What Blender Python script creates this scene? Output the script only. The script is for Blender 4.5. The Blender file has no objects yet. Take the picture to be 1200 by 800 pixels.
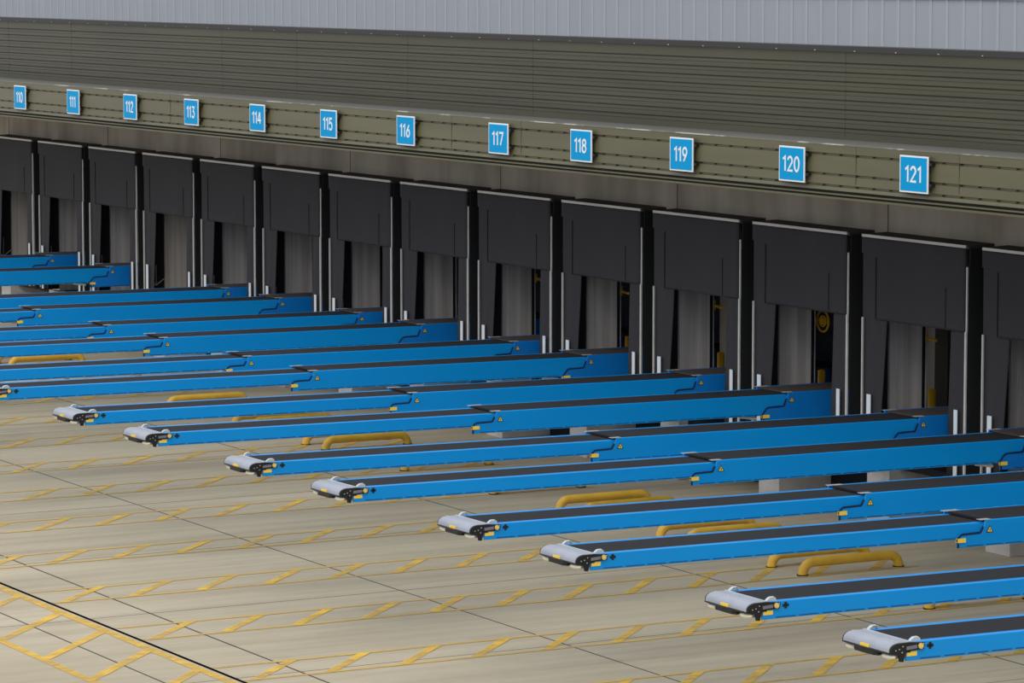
import bpy, math, random
from mathutils import Vector, Matrix
random.seed(7)
scene = bpy.context.scene
COL = scene.collection
S = 3.66                      # spacing of the loading docks
H = 5.371                     # top of the dock shelters
WY = 0.55                     # concrete wall plane (shelter fronts stand at y = 0)
FY = -2.454                   # canopy fascia plane

# ------------------------------------------------------------------ camera
cam = bpy.data.cameras.new('camera')
co = bpy.data.objects.new('camera', cam); COL.objects.link(co)
cam.sensor_width = 36.0
cam.lens = 4294.97 / 1200 * 36.0
cam.clip_start = 0.5; cam.clip_end = 800
YAW, PITCH = 1.067391, 0.102334
fw = Vector((-math.sin(YAW) * math.cos(PITCH), math.cos(YAW) * math.cos(PITCH), -math.sin(PITCH)))
rt = Vector((math.cos(YAW), math.sin(YAW), 0)); up = rt.cross(fw)
m = Matrix((rt, up, -fw)).transposed().to_4x4()
m.translation = Vector((98.7164, -37.4117, 10.2015))
co.matrix_world = m
scene.camera = co

# ------------------------------------------------------------------ world, light, exposure
w = bpy.data.worlds.new('overcast_sky'); scene.world = w
w.use_nodes = True
nt = w.node_tree
bg = nt.nodes['Background']
tc = nt.nodes.new('ShaderNodeTexCoord'); sx = nt.nodes.new('ShaderNodeSeparateXYZ')
rp = nt.nodes.new('ShaderNodeValToRGB')
nt.links.new(tc.outputs['Generated'], sx.inputs[0]); nt.links.new(sx.outputs['Z'], rp.inputs[0])
nt.links.new(rp.outputs[0], bg.inputs[0])
rp.color_ramp.elements[0].position = 0.0; rp.color_ramp.elements[0].color = (0.68, 0.70, 0.74, 1)
rp.color_ramp.elements[1].position = 0.7; rp.color_ramp.elements[1].color = (0.86, 0.88, 0.93, 1)
bg.inputs[1].default_value = 1.27
sun = bpy.data.lights.new('sun', 'SUN'); so = bpy.data.objects.new('sun', sun); COL.objects.link(so)
sun.energy = 1.0; sun.angle = math.radians(35); sun.color = (1.0, 0.95, 0.86)
sd = Vector((0.45, -0.55, 0.75)).normalized()           # direction towards the veiled sun
so.rotation_euler = sd.to_track_quat('Z', 'Y').to_euler()
so.location = sd * 60 + Vector((40, 0, 0))
scene.view_settings.view_transform = 'Standard'
scene.view_settings.look = 'None'
scene.view_settings.exposure = 0.0
scene.view_settings.gamma = 1.0
scene.view_settings.use_curve_mapping = False

# ------------------------------------------------------------------ materials
def srgb(r, g, b):
    f = lambda c: (c / 255 / 12.92) if c / 255 <= 0.04045 else ((c / 255 + 0.055) / 1.055) ** 2.4
    return (f(r), f(g), f(b), 1)

def mat(name, c, rough=0.6, metal=0.0, c2=None, scale=(1, 1, 1), detail=4.0, lo=0.35, hi=0.65, spec=0.4, bump=0.0, bscale=None):
    """Principled material; c2 mixes in by noise stretched by scale (object space)."""
    M = bpy.data.materials.new(name); M.use_nodes = True
    n = M.node_tree; b = n.nodes['Principled BSDF']
    b.inputs['Roughness'].default_value = rough
    b.inputs['Metallic'].default_value = metal
    b.inputs['Specular IOR Level'].default_value = spec
    b.inputs['Base Color'].default_value = c
    if c2 is not None or bump:
        t = n.nodes.new('ShaderNodeTexCoord'); mp = n.nodes.new('ShaderNodeMapping')
        mp.inputs['Scale'].default_value = scale
        no = n.nodes.new('ShaderNodeTexNoise'); no.inputs['Scale'].default_value = 1.0; no.inputs['Detail'].default_value = detail
        n.links.new(t.outputs['Object'], mp.inputs[0]); n.links.new(mp.outputs[0], no.inputs['Vector'])
    if c2 is not None:
        r = n.nodes.new('ShaderNodeValToRGB')
        r.color_ramp.elements[0].position = lo; r.color_ramp.elements[0].color = c
        r.color_ramp.elements[1].position = hi; r.color_ramp.elements[1].color = c2
        n.links.new(no.outputs['Fac'], r.inputs[0]); n.links.new(r.outputs[0], b.inputs['Base Color'])
    if bump:
        bp_ = n.nodes.new('ShaderNodeBump'); bp_.inputs['Strength'].default_value = bump
        bp_.inputs['Distance'].default_value = 0.05
        n.links.new(no.outputs['Fac'], bp_.inputs['Height']); n.links.new(bp_.outputs[0], b.inputs['Normal'])
    return M

M = {}
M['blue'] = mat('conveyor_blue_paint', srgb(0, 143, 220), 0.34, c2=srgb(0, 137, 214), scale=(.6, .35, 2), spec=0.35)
M['blue_shaded'] = mat('conveyor_blue_shaded', srgb(6, 122, 208), 0.4, c2=srgb(8, 114, 200), scale=(.6, .35, 2), spec=0.3)  # conveyor blue with canopy shade put into the colour, for the dock-end boom
M['belt'] = mat('black_rubber_belt', srgb(30, 31, 36), 0.8, c2=srgb(35, 36, 40), scale=(9, .25, 1), lo=.3, hi=.8, spec=.2)
M['belt_dusty'] = mat('dusty_rubber_belt', srgb(56, 49, 46), 0.8, c2=srgb(62, 55, 50), scale=(9, .4, 1))
M['black'] = mat('black_plastic', srgb(24, 25, 28), 0.5)
M['navy'] = mat('dark_slot', srgb(4, 34, 72), 0.7)
M['slot'] = mat('shaded_slot', srgb(2, 74, 132), 0.7)
M['drain'] = mat('drain_slot', srgb(18, 16, 14), 1.0, spec=0.0)
M['grey_plastic'] = mat('grey_moulded_plastic', srgb(158, 164, 178), 0.38, c2=srgb(148, 153, 166), scale=(3, 3, 3))
M['alu'] = mat('brushed_aluminium', srgb(196, 204, 208), 0.35, 0.4)
M['display'] = mat('display_grey', srgb(118, 114, 124), 0.4)
M['amber'] = mat('amber_button', srgb(226, 190, 92), 0.4)
M['label'] = mat('yellow_label', srgb(240, 204, 74), 0.55)
M['lamp'] = mat('lamp_glass', srgb(214, 210, 190), 0.15, spec=0.7)
M['curtain'] = mat('grey_curtain_fabric', srgb(42, 42, 47), 0.8, c2=srgb(48, 47, 51), scale=(1.6, 1.6, .35), lo=.3, hi=.75, bump=.12)
M['side'] = mat('black_shelter_fabric', srgb(22, 25, 27), 0.85, c2=srgb(17, 20, 22), scale=(2, 2, .6))
M['cover'] = mat('dusty_top_cover', srgb(62, 58, 52), 0.85, c2=srgb(52, 48, 44), scale=(1, 4, 1))
M['white_edge'] = mat('white_edge_strip', srgb(200, 198, 195), 0.55, c2=srgb(186, 184, 182), scale=(1, 1, 3))
M['marker'] = mat('white_guide_strip', srgb(214, 224, 232), 0.5)
M['yellow'] = mat('yellow_pipe_paint', srgb(226, 182, 66), 0.42, c2=srgb(212, 164, 56), scale=(3, 3, 3), lo=.4, hi=.75)
M['bollard'] = mat('yellow_bollard_paint', srgb(232, 180, 40), 0.5)
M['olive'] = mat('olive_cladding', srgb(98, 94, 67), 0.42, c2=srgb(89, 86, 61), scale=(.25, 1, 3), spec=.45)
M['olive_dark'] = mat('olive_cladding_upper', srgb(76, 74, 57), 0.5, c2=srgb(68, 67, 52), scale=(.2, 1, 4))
M['flash_grey'] = mat('dark_parapet_flashing', srgb(52, 51, 51), 0.6)
M['edge_flash'] = mat('canopy_edge_flashing', srgb(118, 117, 102), 0.5, c2=srgb(190, 190, 176), scale=(1.2, 1, 1), lo=.54, hi=.62, detail=8)
M['canopy_top'] = mat('canopy_roof', srgb(98, 98, 94), 0.7)
M['sign_blue'] = mat('sign_blue', srgb(0, 154, 216), 0.6, spec=.12)
M['sign_white'] = mat('sign_white', srgb(235, 240, 243), 0.5)
M['concrete'] = mat('precast_concrete', srgb(172, 165, 154), 0.85, c2=srgb(138, 130, 120), scale=(1.1, 1.1, .35), detail=5, lo=.35, hi=.68)
M['jamb'] = mat('jamb_concrete', srgb(225, 218, 212), 0.8, c2=srgb(178, 171, 165), scale=(5, 5, .12), detail=3, lo=.35, hi=.7)
M['pier'] = mat('pier_concrete', srgb(205, 200, 195), 0.8, c2=srgb(182, 178, 174), scale=(2, 2, 2))
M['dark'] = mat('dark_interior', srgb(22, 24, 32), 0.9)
M['warehouse'] = mat('warehouse_wall', srgb(60, 62, 70), 0.9, c2=srgb(40, 44, 60), scale=(.6, 1, 1.3))
M['seam'] = mat('joint_sealant', srgb(66, 62, 58), 0.9)
M['joint_faint'] = mat('faint_joint', srgb(120, 112, 98), 0.9)
M['roof'] = mat('roof_sheet', srgb(120, 122, 126), 0.7)

def pale_wall():
    Mx = mat('pale_cladding', srgb(162, 167, 174), 0.6, c2=srgb(153, 159, 167), scale=(.9, 1, .12), lo=.3, hi=.75)
    return Mx
M['pale'] = pale_wall()
M['pale_seam'] = mat('pale_cladding_seam', srgb(168, 172, 178), 0.55)

def paint_mat(name, cov_lo, cov_hi, col=(226, 184, 66), col2=(210, 170, 80)):
    """Worn floor paint: opaque paint where the noise allows, bare concrete colour between."""
    P = mat(name, srgb(*col), 0.7, c2=srgb(*col2), scale=(1.2, .5, 1), lo=.35, hi=.7)
    n = P.node_tree; b = n.nodes['Principled BSDF']
    t = n.nodes.new('ShaderNodeTexCoord'); mp = n.nodes.new('ShaderNodeMapping'); mp.inputs['Scale'].default_value = (2.5, 1.0, 1)
    no = n.nodes.new('ShaderNodeTexNoise'); no.inputs['Scale'].default_value = 1; no.inputs['Detail'].default_value = 8
    no.inputs['Roughness'].default_value = .7
    r = n.nodes.new('ShaderNodeValToRGB'); r.color_ramp.elements[0].position = cov_lo; r.color_ramp.elements[1].position = cov_hi
    tr = n.nodes.new('ShaderNodeBsdfTransparent'); mx = n.nodes.new('ShaderNodeMixShader')
    n.links.new(t.outputs['Object'], mp.inputs[0]); n.links.new(mp.outputs[0], no.inputs['Vector']); n.links.new(no.outputs['Fac'], r.inputs[0])
    n.links.new(r.outputs[0], mx.inputs[0]); n.links.new(tr.outputs[0], mx.inputs[1]); n.links.new(b.outputs[0], mx.inputs[2])
    n.links.new(mx.outputs[0], n.nodes['Material Output'].inputs[0])
    return P
M['paint'] = paint_mat('worn_yellow_paint', .22, .60)
M['paint_thin'] = paint_mat('thin_worn_yellow_paint', .14, .56, (208, 172, 78), (192, 160, 88))

def floor_mat():
    F = bpy.data.materials.new('yard_concrete'); F.use_nodes = True
    n = F.node_tree; b = n.nodes['Principled BSDF']; b.inputs['Roughness'].default_value = .82
    b.inputs['Specular IOR Level'].default_value = .3
    t = n.nodes.new('ShaderNodeTexCoord')
    def noise(scale, det=5, ro=.55):
        mp = n.nodes.new('ShaderNodeMapping'); mp.inputs['Scale'].default_value = scale
        no = n.nodes.new('ShaderNodeTexNoise'); no.inputs['Scale'].default_value = 1; no.inputs['Detail'].default_value = det
        no.inputs['Roughness'].default_value = ro
        n.links.new(t.outputs['Object'], mp.inputs[0]); n.links.new(mp.outputs[0], no.inputs['Vector']); return no.outputs['Fac']
    def ramp(src, p0, c0, p1, c1):
        r = n.nodes.new('ShaderNodeValToRGB'); r.color_ramp.elements[0].position = p0; r.color_ramp.elements[0].color = c0
        r.color_ramp.elements[1].position = p1; r.color_ramp.elements[1].color = c1
        n.links.new(src, r.inputs[0]); return r.outputs[0]
    def mix(mode, f, a, b_):
        x = n.nodes.new('ShaderNodeMixRGB'); x.blend_type = mode; x.inputs[0].default_value = f
        n.links.new(a, x.inputs[1]); n.links.new(b_, x.inputs[2]); return x.outputs[0]
    base = ramp(noise((.35, .1, 1), 6), .3, srgb(194, 183, 159), .72, srgb(166, 156, 134))
    tyre = ramp(noise((2.6, .10, 1), 4), .42, (1, 1, 1, 1), .75, (.80, .79, .77, 1))      # long streaks left by trailers
    fine = ramp(noise((5, 2, 1), 9, .7), .3, (1, 1, 1, 1), .8, (.90, .89, .88, 1))
    blot = ramp(noise((.9, .5, 1), 3), .60, (1, 1, 1, 1), .8, (.86, .84, .80, 1))
    c = mix('MULTIPLY', 1, base, tyre); c = mix('MULTIPLY', 1, c, fine); c = mix('MULTIPLY', 1, c, blot)
    n.links.new(c, b.inputs['Base Color'])
    return F
M['floor'] = floor_mat()

# ------------------------------------------------------------------ mesh helpers
class MB:
    def __init__(self): self.v = []; self.f = []
    def box(self, x0, x1, y0, y1, z0, z1):
        k = len(self.v)
        self.v += [(x, y, z) for z in (z0, z1) for y in (y0, y1) for x in (x0, x1)]
        for q in ((0, 2, 3, 1), (4, 5, 7, 6), (0, 1, 5, 4), (2, 6, 7, 3), (0, 4, 6, 2), (1, 3, 7, 5)):
            self.f.append(tuple(k + a for a in q))
        return self
    def prism(self, prof, a, b, axis='x'):
        """closed profile extruded along an axis: x -> (y,z), y -> (x,z), z -> (x,y)"""
        k = len(self.v); n = len(prof)
        for s in (a, b):
            for p, q in prof:
                self.v.append({'x': (s, p, q), 'y': (p, s, q), 'z': (p, q, s)}[axis])
        self.f.append(tuple(k + i for i in range(n))[::-1]); self.f.append(tuple(k + n + i for i in range(n)))
        for i in range(n):
            j = (i + 1) % n; self.f.append((k + i, k + j, k + n + j, k + n + i))
        return self
    def cyl(self, c, r, h, axis='z', seg=20, r2=None):
        r2 = r if r2 is None else r2
        k = len(self.v); x, y, z = c
        for s, rr in ((0, r), (h, r2)):
            for i in range(seg):
                t = 2 * math.pi * i / seg; a, b = rr * math.cos(t), rr * math.sin(t)
                self.v.append({'z': (x + a, y + b, z + s), 'x': (x + s, y + a, z + b), 'y': (x + a, y + s, z + b)}[axis])
        self.f.append(tuple(k + i for i in range(seg))[::-1]); self.f.append(tuple(k + seg + i for i in range(seg)))
        for i in range(seg):
            j = (i + 1) % seg; self.f.append((k + i, k + j, k + seg + j, k + seg + i))
        return self
    def tube(self, pts, r, seg=14, caps=True):
        pts = [Vector(p) for p in pts]; rings = []
        prev = None
        for i, p in enumerate(pts):
            t = ((pts[min(i + 1, len(pts) - 1)] - p).normalized() + (p - pts[max(i - 1, 0)]).normalized()).normalized()
            a = Vector((1, 0, 0)) if abs(t.x) < .9 else Vector((0, 0, 1))
            if prev is not None: a = prev
            u = (a - t * a.dot(t)).normalized(); prev = u; w_ = t.cross(u)
            k = len(self.v)
            for j in range(seg):
                q = 2 * math.pi * j / seg; self.v.append(tuple(p + u * r * math.cos(q) + w_ * r * math.sin(q)))
            rings.append(k)
        for a, b in zip(rings, rings[1:]):
            for j in range(seg):
                l = (j + 1) % seg; self.f.append((a + j, a + l, b + l, b + j))
        if caps:
            self.f.append(tuple(rings[0] + j for j in range(seg))[::-1]); self.f.append(tuple(rings[-1] + j for j in range(seg)))
        return self
    def ellipsoid(self, c, rx, ry, rz, nu=16, nv=10):
        k = len(self.v)
        for i in range(1, nv):
            a = math.pi * i / nv
            for j in range(nu):
                b = 2 * math.pi * j / nu
                self.v.append((c[0] + rx * math.sin(a) * math.cos(b), c[1] + ry * math.sin(a) * math.sin(b), c[2] + rz * math.cos(a)))
        t = len(self.v); self.v += [(c[0], c[1], c[2] + rz), (c[0], c[1], c[2] - rz)]
        for i in range(nv - 2):
            for j in range(nu):
                l = (j + 1) % nu; self.f.append((k + i * nu + j, k + i * nu + l, k + (i + 1) * nu + l, k + (i + 1) * nu + j))
        for j in range(nu):
            l = (j + 1) % nu; self.f.append((t, k + l, k + j)); q = k + (nv - 2) * nu; self.f.append((t + 1, q + j, q + l))
        return self
    def quad(self, a, b, c, d):
        k = len(self.v); self.v += [a, b, c, d]; self.f.append((k, k + 1, k + 2, k + 3)); return self
    def build(self, name, material, parent=None, smooth=False, bevel=0, solid=0):
        me = bpy.data.meshes.new(name); me.from_pydata(self.v, [], self.f); me.validate()
        import bmesh
        bm = bmesh.new(); bm.from_mesh(me); bmesh.ops.recalc_face_normals(bm, faces=bm.faces); bm.to_mesh(me); bm.free()
        me.materials.append(material)
        o = bpy.data.objects.new(name, me); COL.objects.link(o)
        if parent is not None: o.parent = parent
        if smooth:
            for p in me.polygons: p.use_smooth = len(p.vertices) <= 4
        if bevel:
            b = o.modifiers.new('bevel', 'BEVEL'); b.width = bevel; b.segments = 2; b.limit_method = 'ANGLE'; b.angle_limit = math.radians(40)
        if solid:
            b = o.modifiers.new('solid', 'SOLIDIFY'); b.thickness = solid; b.offset = 0
        return o

def tag(o, label=None, cat=None, group=None, kind=None):
    if label: o['label'] = label
    if cat: o['category'] = cat
    if group: o['group'] = group
    if kind: o['kind'] = kind
    return o
def empty(name, loc, rz=0.0):
    o = bpy.data.objects.new(name, None); COL.objects.link(o); o.location = loc; o.rotation_euler = (0, 0, rz); o.empty_display_size = .2
    return o
def copy_tree(o, parent=None):
    c = o.copy(); COL.objects.link(c)
    if parent is not None: c.parent = parent; c.matrix_parent_inverse = o.matrix_parent_inverse.copy()
    for ch in kids.get(o.name, []): copy_tree(ch, c)
    return c
kids = {}
def index_kids():
    kids.clear()
    for o in bpy.data.objects:
        if o.parent: kids.setdefault(o.parent.name, []).append(o)
def struct(name, mb, material, parent=None, **k):
    o = mb.build(name, material, parent, **k)
    if parent is None: o['kind'] = 'structure'
    return o

# ------------------------------------------------------------------ the yard floor with its joints and paint
XL, XR = -62.0, 92.0
floor = struct('floor', MB().box(XL, XR, -60, 1.6, -.3, 0), M['floor'])
DRAIN = -15.857
JOINTS = [(-5.297, .022, 'seam'), (-10.375, .022, 'seam'), (-14.814, .03, 'seam'), (-16.870, .025, 'seam'), (DRAIN, .06, 'drain')]
for y, wd, mt in JOINTS:
    MB().box(XL, XR, y - wd / 2, y + wd / 2, -.01, .004).build('drain_channel' if mt == 'drain' else 'expansion_joint', M[mt], floor)
mb = MB()
for k in range(-7, 20):                                     # faint joints that run away from the building
    x = k * S * 1.5 + 1.9; mb.box(x - .01, x + .01, -60, -3, -.01, .003)
mb.build('slab_joint', M['joint_faint'], floor)
def stripe(mb, a, b, wd, z):
    a = Vector((a[0], a[1], z)); b = Vector((b[0], b[1], z)); t = (b - a).normalized(); n_ = Vector((-t.y, t.x, 0)) * wd / 2
    mb.quad(tuple(a - n_), tuple(b - n_), tuple(b + n_), tuple(a + n_))
for k in range(-9, 24):
    xc = (k + .934) * S; a, b = xc - .547, xc + .547
    mb = MB(); stripe(mb, (a, DRAIN + .05), (a, -1.5), .10, .006); stripe(mb, (b, DRAIN + .05), (b, -1.5), .10, .006)
    mb.build('lane_line', M['paint_thin'], floor)
    mb = MB(); y = -15.65
    while y < -2.2:
        stripe(mb, (b, y), (a, y + 1.12), .15, .008); y += 1.2
    mb.build('lane_hatching', M['paint'], floor)
mb = MB(); stripe(mb, (XL, DRAIN - .17), (XR, DRAIN - .17), .16, .006); stripe(mb, (XL, -17.73), (XR, -17.73), .15, .006)
x = XL
while x < XR - 2:
    stripe(mb, (x + 1.72, -17.7), (x, DRAIN - .2), .17, .008); x += S / 2.05
mb.build('walkway_marking', M['paint'], floor)

# ------------------------------------------------------------------ building shell
# lower wall: concrete head above the openings, jambs between the docks
mb = MB().box(XL, XR, WY, 1.17, 4.75, 7.1)
struct('wall_front', mb, M['concrete'])
sm = MB()
for k in range(-16, 25, 2): sm.box(k * S - .012, k * S + .012, WY - .004, WY + .03, 4.8, 6.95)
sm.build('panel_joint', M['seam'], bpy.data.objects['wall_front'])
NX0, NX1 = -16, 24
DOCK_CLOSED = [k for k in range(NX0, NX1) if k < -1 or k > 15]
n = 1
for k in range(NX0, NX1):
    if k < -1 or k > 19: continue
    j = struct('trim_%d' % n, MB().box((k - 1) * S + 3.12, k * S + .1, WY, 1.31, 1.2, 4.75), M['jamb']); n += 1
    t = MB().box(k * S + .1, k * S + .125, 1.26, 1.31, 1.2, 4.7); t.build('door_track', M['black'], j)
    t = MB().box(k * S + .1, k * S + .108, .70, .72, 1.2, 4.7); t.build('corner_strip', M['pier'], j)
    t = MB().box(k * S + .1, k * S + .12, 1.33, 1.345, 1.2, 4.7); t.build('track_edge', M['pier'], j)
struct('wall_left', MB().box(XL, -1 * S - .54 - S, WY, 1.17, 0, 4.75), M['jamb'])
struct('wall_right', MB().box(19 * S, XR, WY, 1.17, 0, 4.75), M['jamb'])
# concrete piers under the docks, dark pits between them
for k in range(-2, 20):
    p_ = MB().box(k * S - .38, k * S + .33, .4, 1.6, 0, 1.2)
    struct('trim_%d' % n, p_, M['pier'], bevel=.015); n += 1
struct('wall_back', MB().box(XL, XR, 9.0, 9.2, 0, 7), M['warehouse'])
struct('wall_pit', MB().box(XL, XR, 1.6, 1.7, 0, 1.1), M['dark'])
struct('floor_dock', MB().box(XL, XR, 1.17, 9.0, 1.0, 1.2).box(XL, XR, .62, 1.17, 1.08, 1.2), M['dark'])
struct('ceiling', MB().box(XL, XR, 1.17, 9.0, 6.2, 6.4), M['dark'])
for k, nm in ((8, 'a'), (10, 'b'), (12, 'c')):
    struct('trim_%d' % n, MB().box(k * S - 1.66, k * S - 1.38, 2.6, 2.9, 1.2, 6.2), M['concrete']); n += 1
# canopy
fz = [7.16, 7.0, 6.66, 6.47, 6.38, 6.29]
def groove(z, y, d=.035, h=.022):      # profile points for one groove, going down
    return [(y, z + h), (y + d, z + h * .6), (y + d, z - h * .6), (y + .006, z - h)]
prof = [(FY, 7.16)] + groove(6.985, FY) + groove(6.645, FY) + groove(6.455, FY) + [(FY - .01, 6.39), (FY - .012, 6.375), (FY + .06, 6.37), (FY + .06, 6.335), (FY - .0, 6.325), (FY + .0, 6.30), (FY + .07, 6.295), (FY + .07, 6.27), (FY + .03, 6.262), (FY + .03, 6.225), (FY + .14, 6.22), (FY + .14, 7.16)]
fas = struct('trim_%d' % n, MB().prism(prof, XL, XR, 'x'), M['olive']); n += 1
MB().box(XL, XR, FY + .03, FY + .062, 6.334, 6.372).box(XL, XR, FY + .045, FY + .072, 6.268, 6.297).build('shade_strip', M['side'], fas)  # dark strips that deepen the shadow lines under the fascia by colour
mb = MB(); x = XL + .3
while x < XR:
    for z in (6.985, 6.645, 6.455): mb.box(x - .012, x + .012, FY - .006, FY + .03, z - .006, z + .012)
    x += .5
tag(mb.build('rivet', M['side'], fas), kind='stuff')
mb = MB()
for k in [-3.1, 1.1, 5.03, 8.93, 9.73, 12.92, 13.73, 16.9]: mb.box(k * S - .004, k * S + .004, FY - .003, FY + .02, 6.5, 7.15)
mb.build('sheet_joint', M['olive_dark'], fas)
MB().box(XL, XR, FY - .008, FY + .03, 7.15, 7.168).build('edge_flashing', M['edge_flash'], fas)
struct('ceiling_canopy', MB().box(XL, XR, FY + .14, WY, 6.9, 7.05), M['concrete'])
struct('trim_%d' % n, MB().box(XL, XR, FY + .03, -1.2, 7.12, 7.15), M['canopy_top']); n += 1
# upper ribbed wall
UY = -1.25
zs = [7.185 + .163 * i for i in range(0, 10)]
prof = [(UY, 8.77)]
for z in reversed(zs[1:9]):
    prof += [(UY, z + .012), (UY + .045, z + .008), (UY + .045, z - .010), (UY, z - .014), (UY, z - .052), (UY - .008, z - .056), (UY - .008, z - .068), (UY, z - .074)]
prof += [(UY, 7.12), (UY + .25, 7.12), (UY + .25, 8.77)]
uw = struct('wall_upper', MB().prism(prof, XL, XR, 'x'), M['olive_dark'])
mb = MB()
for x in [-44, -35, -26.1, -17, -8.5, 0.2, 4.73, 9.25, 18.74, 22.87, 28.41, 33.93, 45.17, 50.6]: mb.box(x - .003, x + .003, UY - .003, UY + .01, 7.2, 8.7)
mb.build('sheet_joint', M['flash_grey'], uw)
par = struct('trim_%d' % n, MB().box(XL, XR, UY - .05, UY + .35, 8.69, 8.79), M['flash_grey']); n += 1
mb = MB(); x = XL
while x < XR: mb.box(x, x + .04, UY - .056, UY - .04, 8.70, 8.712); x += 1.25
tag(mb.build('rivet', M['white_edge'], par), kind='stuff')
struct('ceiling_roof', MB().box(XL, XR, UY + .3, 12, 8.05, 8.15), M['roof'])
# pale wall set back behind the parapet
bw = struct('wall_far', MB().box(-75, XR, 12, 12.4, 7.0, 17), M['pale'])
mb = MB(); x = -74.0
while x < XR - 1: mb.box(x - .05, x + .05, 11.985, 12.0, 8.0, 17); x += .648
mb.build('standing_seam', M['pale_seam'], bw)
MB().box(-75, XR, 11.95, 12.0, 9.42, 9.46).build('cladding_rail', M['pale_seam'], bw)

# ------------------------------------------------------------------ dock numbers
def arc_(cx, cy, rx, ry, a0, a1, n_=10):
    return [(cx + rx * math.cos(math.radians(a0 + (a1 - a0) * t / n_)), cy + ry * math.sin(math.radians(a0 + (a1 - a0) * t / n_))) for t in range(n_ + 1)]
DIG = {   # centre lines of the strokes in a box 0.6 wide and 1 high
 '0': [arc_(.3, .5, .25, .46, 0, 360, 24)],
 '1': [[(.04, .80), (.26, .95), (.26, .04)]],
 '2': [arc_(.3, .70, .23, .26, 165, -25, 12) + [(.07, .05), (.56, .05)]],
 '3': [[(.08, .96), (.52, .96), (.28, .60)] + arc_(.28, .32, .24, .28, 80, -150, 14)],
 '4': [[(.42, .04), (.42, .92)], [(.36, .96), (.04, .30), (.58, .30)]],
 '5': [[(.52, .96), (.12, .96), (.09, .56)] + arc_(.28, .33, .25, .29, 110, -145, 14)],
 '6': [[(.44, .96), (.14, .52)] + arc_(.3, .30, .23, .27, 150, -210, 22)],
 '7': [[(.05, .95), (.55, .95), (.20, .04)]],
 '8': [arc_(.3, .74, .2, .21, -90, 270, 20) + arc_(.3, .29, .24, .25, 90, 450, 20)],
 '9': [[(.16, .04), (.46, .48)] + arc_(.3, .70, .23, .27, -30, 330, 22)],
}
def draw_number(number):
    """the figures as flat raised strokes centred on the origin, in the x-z plane facing -y"""
    adv = {'1': .50}
    tot = sum(adv.get(c, .74) for c in number) - .12
    g = MB(); hgt = .262; kx = .285; x = -tot / 2; w2 = .0205; y = -.010
    for c in number:
        for si, st in enumerate(DIG[c]):
            P = [Vector(((x + px) * kx, (py - .5) * hgt)) for px, py in st]
            L = []; n_p = len(P)
            for j, p in enumerate(P):
                d0 = (p - P[j - 1]).normalized() if j else (P[1] - p).normalized()
                d1 = (P[j + 1] - p).normalized() if j < n_p - 1 else d0
                if j == 0: p = p - d1 * w2 * .4 if len(st) < 16 else p
                if j == n_p - 1: p = p + d0 * w2 * .4 if len(st) < 16 else p
                t = (d0 + d1).normalized(); nn = Vector((-t.y, t.x)); k_ = w2 / max(.55, nn.dot(Vector((-d0.y, d0.x))))
                L.append((p - nn * k_, p + nn * k_))
            base = len(g.v)
            for j, (l_, r_) in enumerate(L):
                yy = y - .0006 * si - .00008 * j
                g.v += [(l_.x, yy, l_.y), (r_.x, yy, r_.y), (l_.x, yy + .004, l_.y), (r_.x, yy + .004, r_.y)]
            for j in range(len(L) - 1):
                q = base + 4 * j
                g.f += [(q, q + 1, q + 5, q + 4), (q + 2, q + 6, q + 7, q + 3), (q, q + 4, q + 6, q + 2), (q + 1, q + 3, q + 7, q + 5)]
            q = base; g.f.append((q, q + 2, q + 3, q + 1)); q = base + 4 * (len(L) - 1); g.f.append((q, q + 1, q + 3, q + 2))
        x += adv.get(c, .74)
    return g
def make_sign(number, xc):
    r = empty('dock_sign', (xc, FY - .09, 6.775))
    tag(r, 'blue square sign with white border reading %s on the olive canopy' % number, 'sign', 'dock number signs')
    MB().box(-.40, .40, 0, .02, -.305, .305).build('sign_panel', M['sign_white'], r)
    MB().box(-.372, .372, -.006, .001, -.277, .277).build('sign_face', M['sign_blue'], r)
    MB().box(-.30, .475, .02, .10, .155, .20).box(-.30, .475, .02, .10, -.185, -.14).build('mounting_rail', M['black'], r)
    draw_number(number).build('number', M['sign_white'], r)
    return r
sx0 = 5.1865 - S
for k in range(12):
    i = k + 2
    make_sign(str(110 + k), i * S + sx0 + (.37 if k == 7 else 0))

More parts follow.
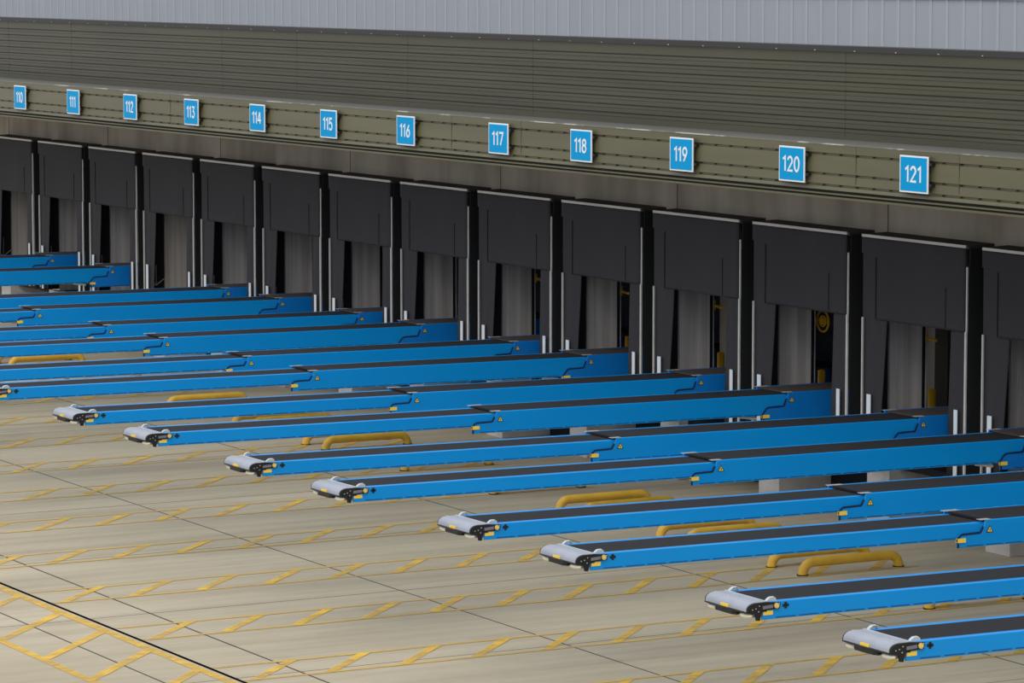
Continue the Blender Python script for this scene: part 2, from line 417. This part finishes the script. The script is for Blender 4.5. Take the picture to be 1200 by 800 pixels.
# ------------------------------------------------------------------ dock shelters
def make_shelter():
    r = empty('dock_shelter', (0, 0, 0))
    W = 3.176
    # fabric side walls standing out from the building
    MB().box(.0, .04, .04, WY, 1.25, H - .04).build('side_wall', M['side'], r)
    MB().box(W + .02, W + .06, .04, WY, 1.25, H - .04).build('side_wall', M['side'], r)
    # top cover, sloping a little to the front
    MB().prism([(0.0, H - .06), (0.0, H), (WY, H + .02), (WY, H - .06)], -.02, W + .06, 'x').build('top_cover', M['cover'], r)
    MB().box(0, W, -.022, .0, H - .045, H + .005).build('top_edge_strip', M['white_edge'], r)
    def sheet(name, pts, y, th=.012, wav=.012, nx=12, nz=14):
        """hanging fabric between a left and a right edge given as (z, xl, xr) rows, with soft folds"""
        mb = MB(); rows = []
        for a in range(nz + 1):
            z = pts[0][0] + (pts[-1][0] - pts[0][0]) * a / nz
            for p, q in zip(pts, pts[1:]):
                if (p[0] - z) * (q[0] - z) <= 1e-9:
                    t = 0 if p[0] == q[0] else (z - p[0]) / (q[0] - p[0]); xl = p[1] + t * (q[1] - p[1]); xr = p[2] + t * (q[2] - p[2])
            row = []
            for b in range(nx + 1):
                x = xl + (xr - xl) * b / nx; k_ = a / nz
                yy = y + wav * k_ * math.sin(b / nx * 9 + y * 40) + wav * .5 * k_ * math.sin(b / nx * 4 + 1)
                row.append(len(mb.v)); mb.v.append((x, yy, z))
            rows.append(row)
        for p, q in zip(rows, rows[1:]):
            for b in range(nx): mb.f.append((p[b], p[b + 1], q[b + 1], q[b]))
        return mb.build(name, M['curtain'], r, smooth=True, solid=th)
    sheet('side_curtain', [(H - .05, 0, .52), (3.87, 0, .78), (3.3, 0, .735), (2.1, 0, .62), (1.3, 0, .56)], .02)
    sheet('side_curtain', [(H - .05, 2.62, W), (3.87, 2.72, W), (2.4, 2.66, W), (1.3, 2.62, W)], .02)
    hc = sheet('head_curtain', [(H - .05, 0.0, W), (5.0, 0.0, W), (4.99, .46, W), (3.86, .46, W)], -.012, nx=24, nz=30)
    sm_ = MB().box(2.60, 2.606, -.030, -.02, 3.9, 4.6); sm_.build('slit', M['side'], hc)
    MB().box(.455, .466, -.030, -.0, 3.86, 4.98).build('slit', M['side'], hc)
    MB().box(.03, .062, -.03, 0, 1.32, 3.87).build('edge_strip', M['white_edge'], r)
    MB().box(W + .02, W + .05, -.015, .01, 3.87, 5.0).box(W + .01, W + .055, -.03, .0, 1.32, 3.87).build('edge_strip', M['white_edge'], r)
    MB().box(.24, .36, -.05, -.035, 1.3, 2.49).build('marker_strip', M['marker'], r)
    MB().box(2.92, 3.02, -.05, -.035, 1.3, 2.49).build('marker_strip', M['marker'], r)
    a = MB().tube([(.06, .12, 2.06), (.06, .31, 1.92), (.06, .53, 2.08)], .012, 6).tube([(.06, .31, 1.92), (.06, .31, 2.45)], .008, 6)
    a.build('folding_arm', M['jamb'], r)
    return r
proto = make_shelter(); index_kids()
ORD = ['leftmost', 'second', 'third', 'fourth', 'fifth', 'sixth', 'seventh', 'eighth', 'ninth', 'tenth', 'eleventh', 'twelfth', 'thirteenth', 'fourteenth']
for i in range(0, 14):
    o = proto if i == 0 else copy_tree(proto)
    o.location = (i * S, 0, 0)
    if i == 0: l = 'grey curtained dock shelter cut by the left edge of the photo, no conveyor in it'
    elif i == 3: l = 'grey curtained dock shelter, fourth from the left, no conveyor in its doorway'
    elif i == 13: l = 'grey curtained dock shelter cut by the right edge of the photo'
    else: l = 'grey curtained dock shelter with white edges, %s from the left in the row' % ORD[i]
    tag(o, l, 'dock shelter', 'dock shelters along the building')

# ------------------------------------------------------------------ belt conveyors
CW = .96                                                    # width over the first boom; origin = its near (right) top edge at the wall
def make_conveyor():
    r = empty('belt_conveyor', (0, 0, 0))
    zt = lambda y: 2.2596 + .0066 * (-y)
    def sheared(mb):                                        # booms rise a little outwards
        mb.v = [(x, y, z + .0066 * (-y)) for x, y, z in mb.v]; return mb
    T = 2.2596
    def panel(x0, x1, prof, rnd=.012):
        return MB().prism(prof, x0, x1, 'x')
    def boom(name, top, h, xo, yf, yb, ydash0, seam):
        """one telescopic section: two side frames, pan, with the stepped front of the photo"""
        t = T + top; n_ = xo
        if seam is None: pf = [(yf, t), (yf, t - h)]
        else: pf = [(yf + a, t + b) for a, b in seam] + [(yf + seam[-1][0], t - h)]
        prof = pf + [(yb, t - h), (yb, t)]
        g = MB().prism(prof, n_ - .035, n_, 'x').prism(prof, -CW - n_, -CW - n_ + .035, 'x')
        g.box(n_ - .105, n_ - .03, yf + .02, yb, t - .025, t).box(-CW - n_ + .03, -CW - n_ + .105, yf + .02, yb, t - .025, t)
        g.box(-CW - n_ + .03, n_ - .03, yf + .03, yb, t - h + .02, t - h + .05)
        b = sheared(g).build(name, M['blue_shaded'] if top > .05 else M['blue'], r, bevel=.009)
        sl = MB(); y = ydash0
        while y < min(yb, .2):
            sl.box(n_ - .002, n_ + .0025, y, y + .29, t - h + .016, t - h + .028); y += .345
        sheared(sl).build('slot_row', M['slot'], b)
        return b, t
    b1, t1 = boom('boom_section', 0, .222, 0, -13.05, 0.4, -12.85, None)
    S2 = [(0, 0), (-.03, -.10), (-.07, -.175), (-.09, -.19), (-.40, -.20), (-.43, -.215), (-.49, -.285)]
    b2, t2 = boom('boom_section', .038, .375, .035, -6.57, 2.2, -6.9, S2)
    S3 = [(0, 0), (-.03, -.12), (-.08, -.24), (-.10, -.265), (-.44, -.275), (-.48, -.30), (-.56, -.40)]
    b3, t3 = boom('boom_section', .078, .53, .07, -.44, 2.6, -.7, S3)
    def seam_trim(yf, t, Sq, n_, par_, h):
        g = MB(); pts = [(yf + a, t + b) for a, b in Sq] + [(yf + Sq[-1][0], t - h)]
        for p, q in zip(pts[1:], pts[2:]):
            d = Vector((q[0] - p[0], q[1] - p[1])); nn = Vector((-d.y, d.x)).normalized() * .028
            if nn.x > 0 and abs(nn.y) < 1e-6: nn = -nn
            c = [(p[0], p[1]), (q[0], q[1]), (q[0] - nn.x, q[1] - nn.y), (p[0] - nn.x, p[1] - nn.y)]
            g.prism(c, n_ - .01, n_ + .004, 'x')
        sheared(g).build('edge_trim', M['navy'], par_)
        k = sheared(MB().box(n_ - .11, n_ + .001, yf - .09, yf + .10, t + .0, t + .006)); k.build('cover_plate', M['alu'], par_)
        k = sheared(MB().box(-CW - n_ - .001, -CW - n_ + .09, yf - .05, yf + .22, t + .0, t + .006)); k.build('cover_plate', M['alu'], par_)
        k = sheared(MB().box(n_ - .045, n_ + .012, pts[-1][0] + .0, pts[-1][0] + .14, t - h + .075 , t - h + .135)); k.build('yellow_label', M['label'], par_)
        y0 = yf + .07; z0 = t - .15
        k = sheared(MB().prism([(y0 - .06, z0 - .03), (y0 + .06, z0 - .03), (y0, z0 + .07)], n_, n_ + .006, 'x')); wl = k.build('warning_label', M['black'], par_)
        k = sheared(MB().prism([(y0 - .042, z0 - .021), (y0 + .042, z0 - .021), (y0, z0 + .051)], n_ + .006, n_ + .008, 'x')); k.build('warning_face', M['label'], par_)
        k = sheared(MB().prism([(y0 - .008, z0 - .01), (y0 + .008, z0 - .01), (y0 + .008, z0 + .022), (y0 - .008, z0 + .022)], n_ + .008, n_ + .0095, 'x')); k.build('warning_symbol', M['black'], par_)
    seam_trim(-6.57, t2, S2, .035, b2, .375)
    seam_trim(-.44, t3, S3, .07, b3, .53)
    # belts
    sheared(MB().box(-CW + .105, -.105, -12.98, -6.3, T - .03, T - .004)).build('belt', M['belt'], r)
    sheared(MB().box(-CW - .035 + .10, .035 - .05, -6.56, -.2, t2 - .03, t2 + .002)).build('belt', M['belt'], r)
    sheared(MB().box(-CW - .07 + .10, .07 - .05, -.43, 2.5, t3 - .03, t3 + .002)).build('belt', M['belt_dusty'], r)
    # small white cable carrier bracket under the last boom
    sheared(MB().tube([(-.02, -1.45, T - .335), (-.02, -1.1, T - .385)], .03, 8)).build('cable_bracket', M['alu'], r)
    # head unit at the outer end
    hd = empty('head_unit', (0, 0, 0)); hd.parent = r
    tz = zt(-13.1)
    x0, x1 = -CW - .01, .012
    ctr = lambda r_: [(-13.16 - r_ * math.sin(math.radians(q)), tz - .075 + (r_ - .05) * math.cos(math.radians(q))) for q in (0, 20, 40, 60, 80)]
    pts = [(-12.99, tz - .002), (-13.02, tz + .006)] + ctr(.13) + [(-13.295, tz - .105), (-12.99, tz - .105)]
    MB().prism(pts, x0 + .02, x1 - .02, 'x').build('nose_cover', M['grey_plastic'], hd, bevel=.004)
    MB().box(x0 + .02, x1 - .02, -13.165, -13.15, tz + .003, tz + .010).box(x0 + .02, x1 - .02, -13.015, -12.985, tz - .004, tz + .012).build('cover_ridge', M['alu'], hd)
    # black lower lip, stepping down in the middle
    g = MB().prism([(x0, -12.99), (x1, -12.99), (x1, -13.27), (x1 - .05, -13.305), (-CW / 2, -13.325), (x0 + .05, -13.305), (x0, -13.27)], tz - .122, tz - .100, 'z')
    g.prism([(-.74, -13.06), (-.24, -13.06), (-.24, -13.28), (-.30, -13.315), (-.68, -13.315), (-.74, -13.28)], tz - .175, tz - .12, 'z')
    g.build('bumper', M['black'], hd, bevel=.008)
    MB().box(x0 + .03, x1 - .02, -13.22, -13.04, tz - .185, tz - .12).build('lamp_housing', M['display'], hd, bevel=.02)
    MB().ellipsoid((-.105, -13.225, tz - .162), .125, .06, .040).build('head_lamp', M['lamp'], hd, smooth=True)
    MB().ellipsoid((-.855, -13.225, tz - .162), .125, .06, .040).build('head_lamp', M['lamp'], hd, smooth=True)
    MB().prism([(-.58, -13.305), (-.40, -13.305), (-.40, -13.28), (-.58, -13.28)], tz - .100, tz - .066, 'z').build('yellow_label', M['label'], hd)
    def cap(xa, xb):
        c = [(-12.79, tz - .018), (-12.81, tz - .095), (-13.065, tz - .100), (-13.075, tz - .14), (-13.10, tz - .226), (-13.15, tz - .220), (-13.165, tz - .14), (-13.29, tz - .122)] + ctr(.125)[::-1] + [(-13.0, tz + .002)]
        return MB().prism(c, xa, xb, 'x')
    cap(x1 - .02, x1 + .008).build('side_cap', M['black'], hd, bevel=.004)
    cap(x0 - .008, x0 + .02).build('side_cap', M['black'], hd, bevel=.004)
    cp = MB().prism([(-12.91, tz - .035), (-12.91, tz - .075), (-13.06, tz - .085), (-13.06, tz - .045)], x1 + .008, x1 + .014, 'x').build('control_display', M['display'], hd)
    MB().cyl((x1 + .006, -12.86, tz - .052), .034, .02, 'x').build('amber_button', M['amber'], hd, smooth=True)
    MB().cyl((x1 + .024, -12.86, tz - .052), .014, .006, 'x', 12).build('button_cap', M['lamp'], hd)
    g = MB()
    for yy, zz in ((-13.11, -.04), (-13.16, -.07), (-13.12, -.11), (-13.21, -.08), (-12.815, -.03)): g.cyl((x1 + .006, yy, tz + zz), .008, .006, 'x', 8)
    g.build('screw_row', M['alu'], hd)
    MB().box(-.01, .006, -13.04, -12.90, tz - .165, tz - .112).build('yellow_label', M['label'], hd)
    g = MB().box(0, .005, -12.755, -12.665, tz - .08, tz - .045).box(0, .005, -12.728, -12.693, tz - .104, tz - .022)
    g.build('cross_mark', M['black'], hd)
    # grab handles on both rails
    for xa in (-.075, -CW + .03):
        g = MB()
        arc = [(-12.99, tz - .01), (-12.96, tz + .025), (-12.92, tz + .050), (-12.865, tz + .053), (-12.835, tz + .035), (-12.815, tz - .01)]
        inn = [(-12.845, tz + .0), (-12.855, tz + .028), (-12.875, tz + .04), (-12.91, tz + .036), (-12.93, tz + .018), (-12.94, tz + .0)]
        g.prism(arc + inn, xa, xa + .05, 'x') if xa < -.5 else g.prism(arc, xa, xa + .05, 'x')
        g.build('handle', M['alu'], hd, bevel=.006)
    # support stand inside the building
    for ys in (1.5, 2.4):
        g = MB().box(-CW - .04, -CW + .06, ys, ys + .1, 1.2, T - .44).box(-.06, .04, ys, ys + .1, 1.2, T - .44).box(-CW, 0, ys + .02, ys + .08, 1.35, 1.45)
        g.build('support_leg', M['black'], r)
    return r
proto = make_conveyor(); index_kids()
ODD, EVEN = 1.79, 2.355
FIT = {9: (1.77, -.004), 10: (2.34, -.004), 11: (1.86, 0), 12: (2.40, -.003), 13: (1.85, .006), 14: (2.43, 0), 15: (1.77, 0), 16: (2.36, 0), 17: (1.79, 0)}
front = ['in the lower right corner, nearest the camera', 'second from the bottom of the photo', 'third from the bottom of the photo', 'fourth from the bottom of the photo', 'fifth from the bottom of the photo',
         'sixth from the bottom of the photo', 'seventh from the bottom of the photo', 'eighth from the bottom of the photo', 'ninth from bottom, grey tip cut by left edge', 'tenth from the bottom of the photo',
         'eleventh from the bottom of the photo', 'twelfth from the bottom of the photo', 'thirteenth from the bottom of the photo', 'just below the wide gap, fourteenth from the bottom', 'just above the wide gap, second from the top', 'farthest of all, topmost at the left edge']
first = True
for q, i in enumerate([17, 16, 15, 14, 13, 12, 11, 10, 9, 8, 7, 6, 5, 4, 2, 1]):
    xo, yw = FIT.get(i, (ODD if i % 2 else EVEN, 0))
    o = proto if first else copy_tree(proto); first = False
    o.location = (i * S + xo, 0, 0); o.rotation_euler = (0, 0, yw)
    tag(o, 'blue telescopic belt conveyor with black belt, ' + front[q], 'conveyor', 'belt conveyors reaching out of the docks')

# ------------------------------------------------------------------ wheel guides
def make_guard():
    r = empty('wheel_guide', (0, 0, 0))
    R_, z = .2, .215
    pts = [(0, -.975, -.01), (0, -.975, z - R_)]
    for a in range(1, 8): q = math.radians(a * 90 / 8); pts.append((0, -.975 + R_ * (1 - math.cos(q)) , z - R_ + R_ * math.sin(q)))
    pts.append((0, -.975 + R_, z))
    back = [(x, -y, zz) for x, y, zz in reversed(pts)]
    MB().tube(pts + back, .083, 16).build('bent_pipe', M['yellow'], r, smooth=True)
    for s in (-1, 1): MB().cyl((0, s * .975, 0), .10, .02, 'z', 18).build('foot_ring', M['side'], r)
    return r
proto = make_guard(); index_kids()
GUARDS = [
 (13, 1, 'yellow pipe wheel guide with both feet in view, front one of the pair at right'),
 (13, 0, 'yellow pipe wheel guide behind the front one of the pair at right'),
 (14, 1, 'yellow wheel guide at the right edge, mostly hidden under the second conveyor from bottom'),
 (12, 1, 'yellow wheel guide top between third and fourth conveyors from bottom, front of the two'),
 (12, 0, 'yellow wheel guide between third and fourth conveyors from bottom, rear of the two'),
 (11, 0, 'yellow arched wheel guide between the fourth and fifth conveyors from the bottom'),
 (11, 1, 'sliver of a yellow wheel guide just below the arched one above the fourth conveyor'),
 (10, 1, 'yellow wheel guide showing only its feet just under the fifth conveyor from the bottom'),
 (9, 1, 'yellow wheel guide showing only its feet just under the sixth conveyor from the bottom'),
 (8, 1, 'yellow arched wheel guide between the sixth and seventh conveyors from the bottom'),
 (8, 0, 'yellow wheel guide foot left of the arch between sixth and seventh conveyors from bottom'),
 (7, 1, 'yellow wheel guide top between seventh and eighth conveyors from bottom, right of the two'),
 (7, 0, 'yellow wheel guide bend between seventh and eighth conveyors from bottom, left of the two'),
 (6, 0, 'yellow wheel guide top between the eighth and ninth conveyors from the bottom'),
 (4, 1, 'yellow wheel guide showing only its feet between ninth and tenth conveyors from bottom'),
 (3, 1, 'yellow arched wheel guide near the left edge, between tenth and eleventh conveyors from bottom'),
 (3, 0, 'yellow wheel guide end cut by the left edge of the photo'),
]
first = True
for i, near, l in GUARDS:
    o = proto if first else copy_tree(proto); first = False
    o.location = ((i + (.05 if near else -.213)) * S + (.12 if i == 10 else 0), -2.80, 0)
    tag(o, l, 'wheel guide', 'yellow wheel guides in front of the docks')

# ------------------------------------------------------------------ things just inside the doorways
def make_bollard():
    g = MB().cyl((0, 0, 0), .075, 1.2, 'z', 24).ellipsoid((0, 0, 1.2), .075, .075, .03, 24, 6)
    o = g.build('yellow_bollard', M['bollard'], None, smooth=True); return o
first = None
words_ = {9: 'ninth', 10: 'tenth', 11: 'eleventh', 12: 'twelfth', 13: 'thirteenth'}
for i, x in ((12, -.34), (11, -.34), (10, -.34), (9, -.34), (8, -.34)):
    if first is None: first = make_bollard(); o = first
    else: o = first.copy(); COL.objects.link(o)
    o.location = (i * S + x, 1.8, 1.2)
    tag(o, 'yellow bollard top just inside the %s doorway from the left' % words_[i + 1], 'bollard', 'yellow bollards inside the doorways')
def make_arm():
    r = empty('loading_lamp_arm', (0, 0, 0))
    MB().box(-.30, .0, -.05, .05, .07, .10).box(-.30, .0, -.05, .05, -.10, -.07).box(-.05, .02, -.05, .05, -.10, .10).box(-.33, -.30, -.06, .06, -.12, .12).build('bracket', M['bollard'], r)
    MB().tube([(0, 0, .0), (.42, -.05, -.02)], .028, 8).build('arm', M['bollard'], r)
    return r
pa = make_arm(); index_kids(); first = True
for i in (12, 10, 9, 8):
    o = pa if first else copy_tree(pa); first = False
    o.location = (i * S + .04, 1.371, 3.43)
    tag(o, 'yellow bracket with swing arm high inside the %s doorway from the left' % words_[i + 1], 'bracket', 'yellow lamp arms inside the doorways')
g = MB()
ring = [(math.cos(a) * .2, 0, math.sin(a) * .2) for a in [2 * math.pi * k / 20 for k in range(21)]]
g.tube(ring, .022, 6).tube([(.5 * x, 0, .5 * z) for x, y, z in ring], .016, 6)
r = empty('caged_lamp', (11 * S + .14, 1.50, 3.42)); tag(r, 'round yellow caged lamp high inside the twelfth doorway from the left', 'lamp')
g.build('wire_cage', M['bollard'], r)
MB().cyl((0, -.02, 0), .07, .1, 'y', 14).build('lamp_body', M['bollard'], r)
MB().box(-.22, -.18, -.19, .03, -.03, .03).build('bracket', M['bollard'], r)
